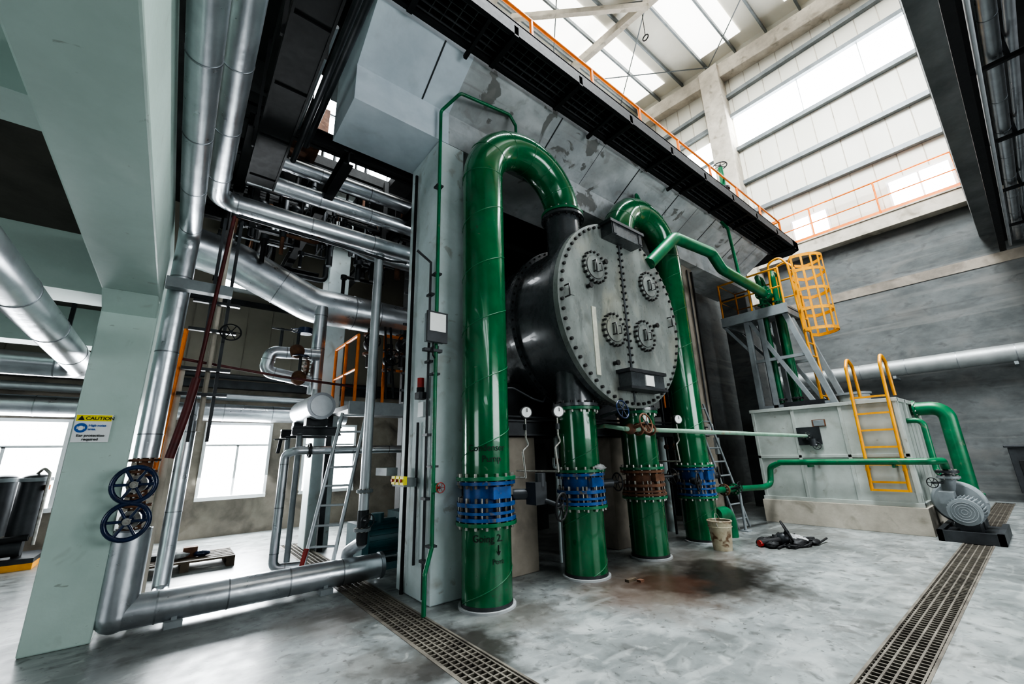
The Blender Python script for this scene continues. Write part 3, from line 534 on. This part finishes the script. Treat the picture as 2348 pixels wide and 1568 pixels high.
# ---------------------------------------------------------------- left side
b=B('steam_drain_pipe'); k='silver'
b.tube([(-.17,4.95,.78),(-.17,4.95,.15)],.135,k,seg=28); b.tube([(-.17,4.95,.15),(2.0,4.95,.15)],.125,k,seg=28); b.sphere((-.17,4.95,.15),.135,k)
b.bands([(-.17,4.95,.15),(2.0,4.95,.15)],.125,.5,w=.012); b.cyl((1.98,4.95,.15),(2.02,4.95,.15),.135,'seam',seg=28); b.torus((-.17,4.95,.78),(0,0,1),.128,.01,'seam')
for x in (.15,1.35): b.box((x,4.8,0),(x+.12,5.1,.05),'gsteel'); b.box((x+.04,4.85,0),(x+.08,5.05,.1),'gsteel')
b.cyl((-.17,4.95,.76),(-.17,4.95,1.5),.055,'rust')
for z in (.875,1.15):
    b.sphere((-.17,4.95,z),.085,'dblue',(1,1,.9)); b.cyl((-.17,4.93,z),(-.2,4.68,z),.04,'dblue'); b.cyl((-.185,4.8,z),(-.19,4.74,z),.07,'bolt',seg=16); b.cyl((-.19,4.72,z),(-.2,4.58,z),.014,'bolt',seg=10); b.wheel((-.2,4.63,z),(-.1,-1,0),.135,'dblue',r=.018,hub='bolt')
    for dz in(-.095,.095): b.flange((-.17,4.95,z+dz),(0,0,1),.1,.022,'rust',8,br=.01,bh=.01)
b.done()
b=B('insulated_steam_pipe'); b.spipe([(-.17,4.95,1.36),(-.17,4.95,3.55),(-.2,-4,3.58)],.09,bend=.2,step=.75); b.flange((-.17,4.95,1.34),(0,0,1),.11,.02,'rust',8,br=.01,bh=.01)
b.beam((-.27,4.8,2.95),(.25,4.8,2.95),.1,.1,'gsteel'); b.done()
b=B('insulated_steam_pipe'); b.spipe([(-.06,-4,4.05),(-.02,4.95,4.03),(3.05,4.95,4.03),(3.05,4.95,5.85)],.102,bend=.2,step=.75); b.done()
b=B('insulated_steam_pipe'); b.spipe([(.25,5.6,5.2),(3.1,5.6,5.2)],.10,step=.7); b.done()
b=B('insulated_steam_pipe'); b.spipe([(.25,5.6,4.83),(3.1,5.6,4.83)],.11,step=.7); b.done()
b=B('insulated_steam_pipe'); b.spipe([(1.0,5.5,4.35),(1.9,5.7,4.25),(3.1,5.7,4.22)],.09,step=.7); b.done()
b=B('insulated_duct'); b.spipe([(-.25,6.5,4.1),(.35,6.5,4.0),(1.35,6.5,3.58),(3.1,6.5,3.55)],.27,bend=.6,step=.4); b.done()
b=B('insulated_steam_pipe'); b.spipe([(-.85,-3,2.3),(-.85,6.1,2.3),(-4,6.1,2.32)],.115,bend=.2,step=.9); b.done()
b=B('insulated_steam_pipe'); b.spipe([(-6,9.55,2.25),(2.9,9.55,2.2)],.16,step=.8); b.tube([(-6,9.65,2.55),(5,9.65,2.5)],.07,'silverv'); b.tube([(-6,9.65,2.95),(5,9.65,2.9)],.05,'dsteel'); b.done()
b=B('cable_ladder_tray'); b.box((-6,7.0,2.35),(-.9,7.25,2.42),'dsteel'); b.box((-6,6.98,2.35),(-.9,7.0,2.5),'dsteel')
for i in range(4): b.tube([(-6,7.04+i*.05,2.44),(-.9,7.04+i*.05,2.44)],.02,'black',seg=8)
for x in (-5,-3,-1.2): b.beam((x,7.1,2.35),(x,7.1,3.28),.04,.04,'dsteel')
b.done()
b=B('vertical_drain_pipe'); b.spipe([(.1,5.75,1.75),(.1,5.75,.1),(.1,5.6,.08)],.072,bend=.08,step=.8); b.spipe([(.1,5.75,1.7),(.1,5.95,1.95),(.1,7,1.95)],.06,step=.7);b.done()
b=B('vertical_steel_pipe'); b.tube([(1.76,4.9,.75),(1.76,4.9,3.85)],.055,'silverv'); b.flange((1.76,4.9,3.86),(0,0,1),.07,.02,'gsteel',4,br=.006,bh=.005); b.flange((1.76,4.9,.95),(0,0,1),.09,.03,'gsteel',8,bh=.01); b.cyl((1.76,4.9,.4),(1.76,4.9,.75),.06,'dsteel'); b.flange((1.76,4.9,.55),(0,0,1),.09,.03,'gsteel',8,bh=.01); b.wheel((1.76,4.75,.65),(0,-1,0),.07,'dsteel'); b.cyl((1.76,4.75,.65),(1.76,4.9,.65),.02,'dsteel')
b.tube([(1.76,4.9,.42),(1.7,5.15,.3),(1.7,5.2,0)],.065,'silverv',bend=.1); b.tube([(.2,4.85,3.85),(1.9,4.85,3.8),(2.0,4.6,3.7)],.02,'dsteel',seg=8);b.done()
b=B('valve_station_piping'); b.spipe([(1.45,6.3,3.5),(1.45,6.3,2.55),(1.45,6.3,2.2)],.09,step=.5); b.spipe([(1.45,6.2,2.75),(.85,6.2,2.72),(.8,6.2,2.45),(1.35,6.15,2.35)],.08,bend=.1,step=.3)
for p in ((1.15,6.15,2.75),(1.2,6.12,2.38)): b.sphere(p,.1,'rust'); b.cyl(p,(p[0],p[1],p[2]+.3),.02,'dsteel'); b.wheel((p[0],p[1],p[2]+.3),(0,0,1),.1,'dblue')
b.flange((1.3,6.2,2.55),(1,0,0),.11,.03,'rust',8); b.cyl((1.22,6.1,3.0),(1.22,6.1,3.08),.09,'dblue'); b.wheel((.95,6.2,3.05),(0,-.3,1),.12,'dsteel'); b.cyl((.95,6.2,2.7),(.95,6.2,3.05),.02,'dsteel')
b.done()
b=B('condensate_drum'); b.cyl((1.48,5.95,2.0),(1.48,7.0,2.0),.175,'silverv',seg=32); b.cyl((1.48,5.93,2.0),(1.48,5.96,2.0),.18,'seam',seg=32); b.cyl((1.48,5.92,2.0),(1.48,5.94,2.0),.14,'silverv',seg=24)
b.box((1.35,6.1,1.75),(1.62,6.25,1.85),'dsteel'); b.box((1.35,6.85,1.75),(1.62,6.98,1.85),'dsteel'); b.cyl((1.45,6.2,2.12),(1.45,6.2,2.25),.05,'silverv'); b.ibeam((1.2,6.17,1.68),(1.82,6.17,1.68),.1,.12,'dsteel'); b.ibeam((1.2,6.9,1.68),(1.82,6.9,1.68),.1,.12,'dsteel')
b.cyl((1.3,6.17,0),(1.3,6.17,1.65),.035,'gsteel'); b.cyl((1.3,6.9,0),(1.3,6.9,1.65),.035,'gsteel'); b.done()
b=B('low_level_drain_pipe'); b.spipe([(3.0,5.8,1.42),(1.2,5.8,1.42),(1.1,5.9,1.38),(1.1,5.9,.1),(1.45,5.9,.08)],.05,step=.5)
b.flange((1.35,5.8,1.42),(1,0,0),.09,.03,'dsteel',6,bh=.01); b.wheel((1.0,5.7,1.55),(0,0,1),.07,'dsteel'); b.cyl((1.0,5.8,1.4),(1.0,5.7,1.55),.02,'dsteel');b.done()
b=B('maintenance_platform'); b.box((1.85,5.9,1.98),(3.1,7.1,2.05),'dsteel'); b.box((1.83,5.88,1.9),(3.1,5.94,2.08),'gsteel'); b.rail([(1.9,5.92,2.05),(1.9,7.0,2.05)],1.0,'orange',step=.6,r=.024); b.rail([(2.3,5.92,2.05),(3.05,5.92,2.05)],1.05,'orange',step=.4,r=.024)
for x,y in ((1.9,7.05),(3.05,6)): b.beam((x,y,0),(x,y,2),.08,.08,'dsteel')
b.done()
b=B('aluminium_ladder'); b.ladder((1.40,5.28,.0),(1.80,5.55,1.88),(.9,-.5,0),.3,'silverv',rail=.022,step=.22)
b.beam((1.26,5.36,.05),(1.33,5.4,.35),.05,.03,'red'); b.done()
b=B('vacuum_pump_set'); b.box((1.95,5.3,0),(2.9,6.1,.08),'teal'); b.cyl((2.0,5.6,.32),(2.5,5.6,.32),.2,'teal',seg=28)
for i in range(20):
    t=2*math.pi*i/20; d=V((0,math.cos(t),math.sin(t))); b.beam(V((2.05,5.6,.32))+d*.21,V((2.45,5.6,.32))+d*.21,.008,.03,'teal',up=d)
b.box((1.95,5.4,.08),(2.03,6.0,.5),'teal'); b.box((2.5,5.4,.08),(2.85,6.0,.6),'teal'); b.cyl((2.65,5.6,.6),(2.65,5.6,.85),.07,'gsteel'); b.flange((2.65,5.6,.85),(0,0,1),.11,.03,'teal',8); b.cyl((2.2,5.6,.5),(2.2,5.6,.62),.08,'teal'); b.done()
b=B('wooden_pallet')
for i in range(6): b.box((-.2,7.0+i*.12,.1),(.85,7.08+i*.12,.122),'wood')
for x in (-.2,.28,.76):
    b.box((x,7.0,.08),(x+.09,7.68,.1),'wood'); b.box((x,7.0,0),(x+.09,7.68,.02),'wood')
    for y in (7.0,7.3,7.6): b.box((x,y,.02),(x+.09,y+.08,.08),'wood')
b.done()
b=B('scrap_parts_bundle'); b.sphere((.2,7.25,.165),.09,'cloth',(1.8,1,.5),jit=.12); b.box((.3,7.3,.122),(.45,7.45,.24),'rust'); b.box((-.05,7.35,.122),(.12,7.5,.18),'dsteel'); b.sphere((.5,7.25,.16),.06,'dblue',(1.5,1,.65),jit=.1); b.done()
b=B('oil_filter_skid'); b.box((-2.6,8.8,0),(-1.25,9.6,.08),'yellow'); b.box((-2.6,8.8,.08),(-1.25,9.6,.14),'dsteel')
for x,y in ((-1.45,9.0),(-1.8,9.3),(-2.25,9.1)): b.cyl((x,y,.4),(x,y,1.12),.15,'dsteel',seg=24); b.cyl((x,y,1.12),(x,y,1.17),.18,'gsteel',seg=24); b.sphere((x,y,1.17),.14,'dsteel',(1,1,.4)); b.cyl((x,y,.14),(x,y,.4),.05,'black')
b.box((-2.2,8.85,.14),(-1.75,9.1,.6),'black')
b.tube([(-1.45,9.0,1.22),(-1.38,8.9,1.3),(-1.3,8.85,1.22),(-1.3,8.85,.3)],.02,'bolt',bend=.05,seg=8); b.tube([(-2.5,8.85,.35),(-1.35,8.82,.4)],.04,'black',seg=10); b.cyl((-1.75,8.9,.28),(-1.4,8.9,.28),.11,'dsteel'); b.cyl((-1.3,8.9,1.0),(-1.3,8.9,1.07),.03,'orange'); b.done()
b=B('chain_hoist_cable'); b.cyl((.16,4.7,3.75),(.08,4.7,2.05),.018,'maroon',seg=10); b.tube([(.08,4.7,2.05),(.05,4.7,1.75),(-.01,4.7,1.35)],.035,'maroon',bend=.05,seg=12); b.done()
b=B('orange_strut'); b.cyl((-.06,5.1,2.6),(-.1,5.1,1.2),.02,'orange',seg=10); b.cyl((-.04,5.15,2.2),(-.04,5.15,.02),.03,'rconc',seg=10); b.done()
b=B('pipe_rack_brackets')
for z in (1.95,2.2,2.6,2.9): b.beam((-.05,5.05,z),(.35,5.05,z),.05,.03,'dsteel')
for x in (.1,.25): b.beam((x,5.1,1.5),(x,5.1,3.9),.03,.03,'dsteel')
b.tube([(.17,5.12,1.6),(.17,5.12,3.9)],.022,'rconc',seg=8); b.wheel((.3,5.0,2.6),(0,-1,.2),.09,'black'); b.cyl((.3,5.0,2.6),(.28,5.1,2.6),.012,'dsteel',seg=8)
b.tube([(-.1,5.1,2.3),(.9,5.4,2.25),(1.7,5.4,2.2)],.015,'maroon',seg=8); b.done()
b=B('overhead_cable_tray'); 
for x in (.22,.5): b.box((x,-4,4.48),(x+.02,5.2,4.62),'black')
b.box((.22,-4,4.5),(.52,5.2,4.51),'black')
y=-4
while y<5.2: b.box((.22,y,4.485),(.52,y+.03,4.5),'black'); y+=.75
for i in range(5): b.tube([(.27+i*.05,-4,4.54),(.27+i*.05,5.2,4.54)],.018,'black',seg=6)
for y in (0,1.5,3,4.5): b.beam((.21,y,4.5),(.21,y,5.95),.03,.03,'black'); b.beam((.53,y,4.5),(.53,y,5.95),.03,.03,'black')
b.tube([(.68,0,5.0),(.68,5.2,5.0)],.035,'dsteel',seg=10); b.tube([(.8,1,5.3),(.8,5.2,5.3)],.05,'dsteel',seg=10); b.tube([(.7,3.6,5.6),(.7,5.3,5.6)],.03,'silverv',seg=10)
b.done()
b=B('overhead_steelwork')
for y in (5.3,6.1,7.0,8.2): b.ibeam((-.28,y,5.55),(3.1,y,5.55),.14,.22,'black')
for y in (6.0,7.9): b.ibeam((-.28,y,4.62),(1.7,y,4.62),.1,.16,'black')
for x in (.2,1.2,2.4): b.ibeam((x,4.6,4.9),(x,9.6,4.9),.12,.2,'black')
for x,y in ((.4,5.9),(1.0,6.2),(2.2,6.0),(.5,7.5)): b.beam((x,y,4.3),(x,y,5.8),.07,.07,'black')
random.seed(11)
for i in range(64):
    x=random.uniform(.05,2.4); y=random.uniform(5.8,7.1); z=random.uniform(4.25,5.6); l=random.uniform(.4,1.2); r=random.choice((.012,.018,.025,.03,.045)); k=random.choice(('black','black','dsteel','dsteel','dsteel','rust','silverv'))
    b.tube([(x,y,z-l*.4),(x,y,z),(x+l*.6,y,z) if i%2 else (x,y+l*.8,z),(x+l*.6,y,z+.3) if i%2 else (x,y+l*.8,z+.3)],r,k,bend=r*2,seg=10,bs=4)
    b.cyl((x,y,z-.05),(x,y,z+.02),r*1.8,'dsteel',seg=10)
for (x,y,z) in ((.9,5.9,4.45),(1.6,5.85,4.4),(.5,6.1,4.5),(2.0,5.9,4.55)): b.wheel((x,y,z),(0,-.6,-1),.1,'black'); b.cyl((x,y,z),(x,y+.05,z+.25),.015,'dsteel',seg=8); b.sphere((x,y+.06,z+.3),.08,'dsteel')
for i in range(8): z=2.2+i*.24; b.beam((2.35,5.4,z),(3.1,5.4,z),.03,.03,'dsteel')
for i in range(7):
    x=2.0+random.uniform(0,1.0); b.tube([(x,5.75+random.uniform(-.2,.1),2.1),(x,5.8,3.2)],.018,'black',seg=8)
b.done()
b=B('upper_deck_pipework')
for i in range(6): b.tube([(1.2+i*.2,7.1+.05*(i%2),6.6),(1.2+i*.2,7.1+.05*(i%2),7.4+.12*i),(1.3+i*.2,7.6,7.5+.12*i)],.03,'dsteel',bend=.08,seg=8)
b.rail([(.8,7.05,6.6),(2.6,7.05,6.6)],1.0,'silverv',step=.6,r=.02); b.done()
b=B('steam_valve_cluster')
for (x,y,z) in ((2.1,6.0,2.95),(2.35,5.85,2.7),(2.6,6.0,3.0),(2.85,5.8,2.75)):
    b.cyl((x,y,z-.35),(x,y,z+.25),.05,'dsteel'); b.sphere((x,y,z),.1,'dsteel'); b.cyl((x,y,z),(x-.05,y-.25,z),.02,'dsteel'); b.wheel((x-.05,y-.25,z),(0,-1,0),.11,'black'); b.flange((x,y,z+.15),(0,0,1),.1,.03,'rust',6,bh=.01); b.flange((x,y,z-.15),(0,0,1),.1,.03,'rust',6,bh=.01)
b.done()
# column fittings
b=B('floodlight'); b.box((1.83,3.6,2.42),(2.03,3.68,2.72),'gsteel'); b.box((1.815,3.585,2.41),(2.045,3.61,2.73),'dsteel'); b.box((1.84,3.578,2.52),(2.02,3.586,2.71),'dial'); b.box((1.95,3.68,2.35),(2.0,3.78,2.4),'dsteel'); b.box((1.83,3.66,2.33),(2.03,3.72,2.36),'dsteel'); b.tube([(1.92,3.66,2.42),(1.9,3.62,2.28),(2.0,3.74,2.26)],.008,'black',seg=6); b.done()
b=B('alarm_beacon'); b.cyl((1.94,3.95,1.95),(1.94,3.95,2.0),.04,'black'); b.cyl((1.94,3.95,2.0),(1.94,3.95,2.1),.035,'red'); b.box((1.9,3.9,1.88),(2.0,4.0,1.95),'dsteel'); b.box((1.95,3.9,1.7),(2.0,4.02,1.85),'signw'); b.done()
b=B('electrical_conduit'); 
for y in (3.85,4.05): b.tube([(1.97,y,.05),(1.97,y,3.4),(1.8,y,3.5)] if y<4 else [(1.97,y,.3),(1.97,y,1.65)],.015,'dsteel',seg=8)
for z in (.35,.9,1.5,2.25,3.0): b.box((1.95,3.8,z),(2.0,3.9,z+.025),'dsteel')
b.tube([(1.97,4.3,.0),(1.97,4.3,4.8)],.02,'black',seg=8); b.done()
b=B('push_button_station'); b.box((1.82,4.0,1.02),(1.95,4.28,1.1),'gsteel')
for i in range(3): b.box((1.80,3.98+i*.1,1.04),(1.84,4.06+i*.1,1.12),'signy'); b.cyl((1.78,4.02+i*.1,1.08),(1.80,4.02+i*.1,1.08),.016,'red',seg=10)
b.box((1.78,4.35,1.12),(1.9,4.65,1.2),'gsteel'); b.done()
# bucket, debris
b=B('plastic_bucket'); c=(5.93,3.0); b.cyl((*c,0),(*c,.36),.115,'bucket',r2=.15,caps=False,seg=32); b.cyl((*c,.002),(*c,.004),.115,'bucket',seg=32); b.cyl((*c,.3),(*c,.305),.14,'pit',seg=32); b.torus((*c,.36),(0,0,1),.15,.01,'bucket'); b.torus((*c,.29),(0,0,1),.147,.006,'bucket')
b.torus((c[0],c[1],.3),(.3,-1,.25),.155,.004,'bolt',seg=24,ms=5,a0=math.pi,a1=2*math.pi); b.done()
b=B('discarded_gate_valve'); b.cyl((6.42,2.72,.05),(6.75,2.55,.07),.04,'black'); b.sphere((6.75,2.55,.08),.08,'dsteel'); b.cyl((6.75,2.55,.1),(6.72,2.48,.2),.02,'dsteel'); b.wheel((6.72,2.48,.19),(.3,-.8,.4),.13,'black'); b.cyl((6.40,2.73,.045),(6.44,2.71,.045),.04,'red'); b.box((6.55,2.35,0),(7.0,2.46,.04),'black')
random.seed(5)
for i in range(7):
    p0=V((random.uniform(6.3,6.6),random.uniform(2.35,2.85),.02)); pts=[p0]
    for j in range(4): pts.append(V((pts[-1].x+random.uniform(.12,.28),random.uniform(2.2,2.85),.02+.03*(j%2))))
    b.tube(pts,.013,'black',bend=.07,seg=8,bs=4)
b.done()
b=B('crumpled_rags')
for (x,y,r,k) in ((6.95,2.42,.085,'cloth'),(7.1,2.5,.08,'cloth'),(6.6,2.74,.09,'black'),(6.78,2.38,.09,'black'),(7.22,2.6,.07,'cloth'),(6.88,2.65,.09,'black'),(6.5,2.60,.07,'black'),(7.05,2.3,.07,'black')): b.sphere((x,y,r*.5),r,k,(1.5,1.1,.55),seg=12,rings=8,jit=.28)
b.done()
b=B('rag_on_flange'); b.sphere((3.8,3.2,1.13),.06,'cloth',(1.4,.8,.6),jit=.25); b.done()
b=B('timber_offcut'); b.box((3.85,2.98,0),(3.98,3.03,.025),'wood'); b.box((3.94,2.9,0),(4.0,2.95,.02),'rust'); b.done()
# sign
em=bpy.data.objects.new('caution_sign',None); em.location=(-.54,4.84,1.6); bpy.context.collection.objects.link(em)
def part(bb): o=bb.done(); child(o,em); return o
b=B('plate'); b.box((-.65,4.848,1.49),(-.43,4.856,1.715),'signw'); part(b)
b=B('header'); b.box((-.645,4.845,1.66),(-.435,4.849,1.71),'signy'); part(b)
b=B('warning_triangle'); b.prism([(-.635,1.667),(-.595,1.667),(-.615,1.703)],4.842,4.846,'signk','Y'); part(b)
b=B('mandatory_symbol'); b.cyl((-.607,4.844,1.605),(-.607,4.849,1.605),.038,'signb',seg=32); b.cyl((-.607,4.841,1.603),(-.607,4.845,1.603),.018,'signw',seg=20); b.box((-.63,4.841,1.595),(-.622,4.844,1.615),'signw'); b.box((-.592,4.841,1.595),(-.584,4.844,1.615),'signw'); part(b)
def txt(body,x,z,s,k,al='LEFT',name='lettering'):
    cu=bpy.data.curves.new(name,'FONT'); cu.body=body; cu.size=s; cu.align_x=al; cu.extrude=.0005; cu.offset=.0006; o=bpy.data.objects.new(name,cu); cu.materials.append(M[k]); o.rotation_euler=(math.pi/2,0,0); o.location=(x,4.8425,z); bpy.context.collection.objects.link(o); child(o,em)
txt('CAUTION',-.59,1.670,.038,'signk'); txt('High noise',-.563,1.617,.024,'signb'); txt('area.',-.563,1.588,.024,'signb'); txt('Ear protection',-.54,1.535,.028,'signk','CENTER'); txt('required',-.54,1.505,.028,'signk','CENTER')
# ---------------------------------------------------------------- lights
def area(name,loc,tgt,sx,sy,p,c=(1,1,1)):
    l=bpy.data.lights.new(name,'AREA'); l.shape='RECTANGLE'; l.size=sx; l.size_y=sy; l.energy=p; l.color=c
    o=bpy.data.objects.new(name,l); o.location=loc; o.rotation_euler=(V(tgt)-V(loc)).to_track_quat('-Z','Y').to_euler(); bpy.context.collection.objects.link(o)
area('overhead_fill',(5.5,1.0,14.4),(5.5,1.8,0),9,3.5,3900,(.92,.97,1))  # unseen area light added high up to light the hall from above
area('rear_fill',(-2.5,-6,4.5),(3,3.5,2),5,3,330,(.9,.96,1))  # added fill behind the camera, no window modelled there
area('deck_fill',(6.5,-7.2,3.0),(6,3.5,5.2),7,2.5,520,(.92,.97,1))  # added fill aimed upwards to brighten the deck face
area('side_fill',(-6.5,2,1.8),(0,5,1.5),4,1.6,110,(.9,.96,1))  # added fill from the left, the wall there has no opening
area('window_lamp_back',(1.0,9.6,1.5),(1.0,6,.0),1.4,1.2,210,(.93,.97,1))
area('window_lamp_back2',(-2.,9.6,1.5),(-1.8,4,.3),1.4,1.2,60,(.93,.97,1))
w=bpy.data.worlds.new('sky'); bpy.context.scene.world=w; w.use_nodes=True; w.node_tree.nodes['Background'].inputs[0].default_value=(.75,.85,1,1); w.node_tree.nodes['Background'].inputs[1].default_value=.6
try:
    bpy.context.scene.view_settings.view_transform='AgX'; bpy.context.scene.view_settings.look='AgX - High Contrast'
except Exception as e: print(e)
# ---------------------------------------------------------------- camera
yaw,p,r=[math.radians(a) for a in (38.89,15.21,-1.64)]
f=V((math.sin(yaw)*math.cos(p),math.cos(yaw)*math.cos(p),math.sin(p))); rt=V((math.cos(yaw),-math.sin(yaw),0)); up=rt.cross(f)
r2=rt*math.cos(r)+up*math.sin(r); u2=-rt*math.sin(r)+up*math.cos(r)
cd=bpy.data.cameras.new('camera'); cam=bpy.data.objects.new('camera',cd); bpy.context.collection.objects.link(cam)
cd.sensor_width=36; cd.lens=948/2348*36; cd.clip_start=.05
mw=Matrix((r2,u2,-f)).transposed().to_4x4(); mw.translation=V((0,0,1.3)); cam.matrix_world=mw
bpy.context.scene.camera=cam
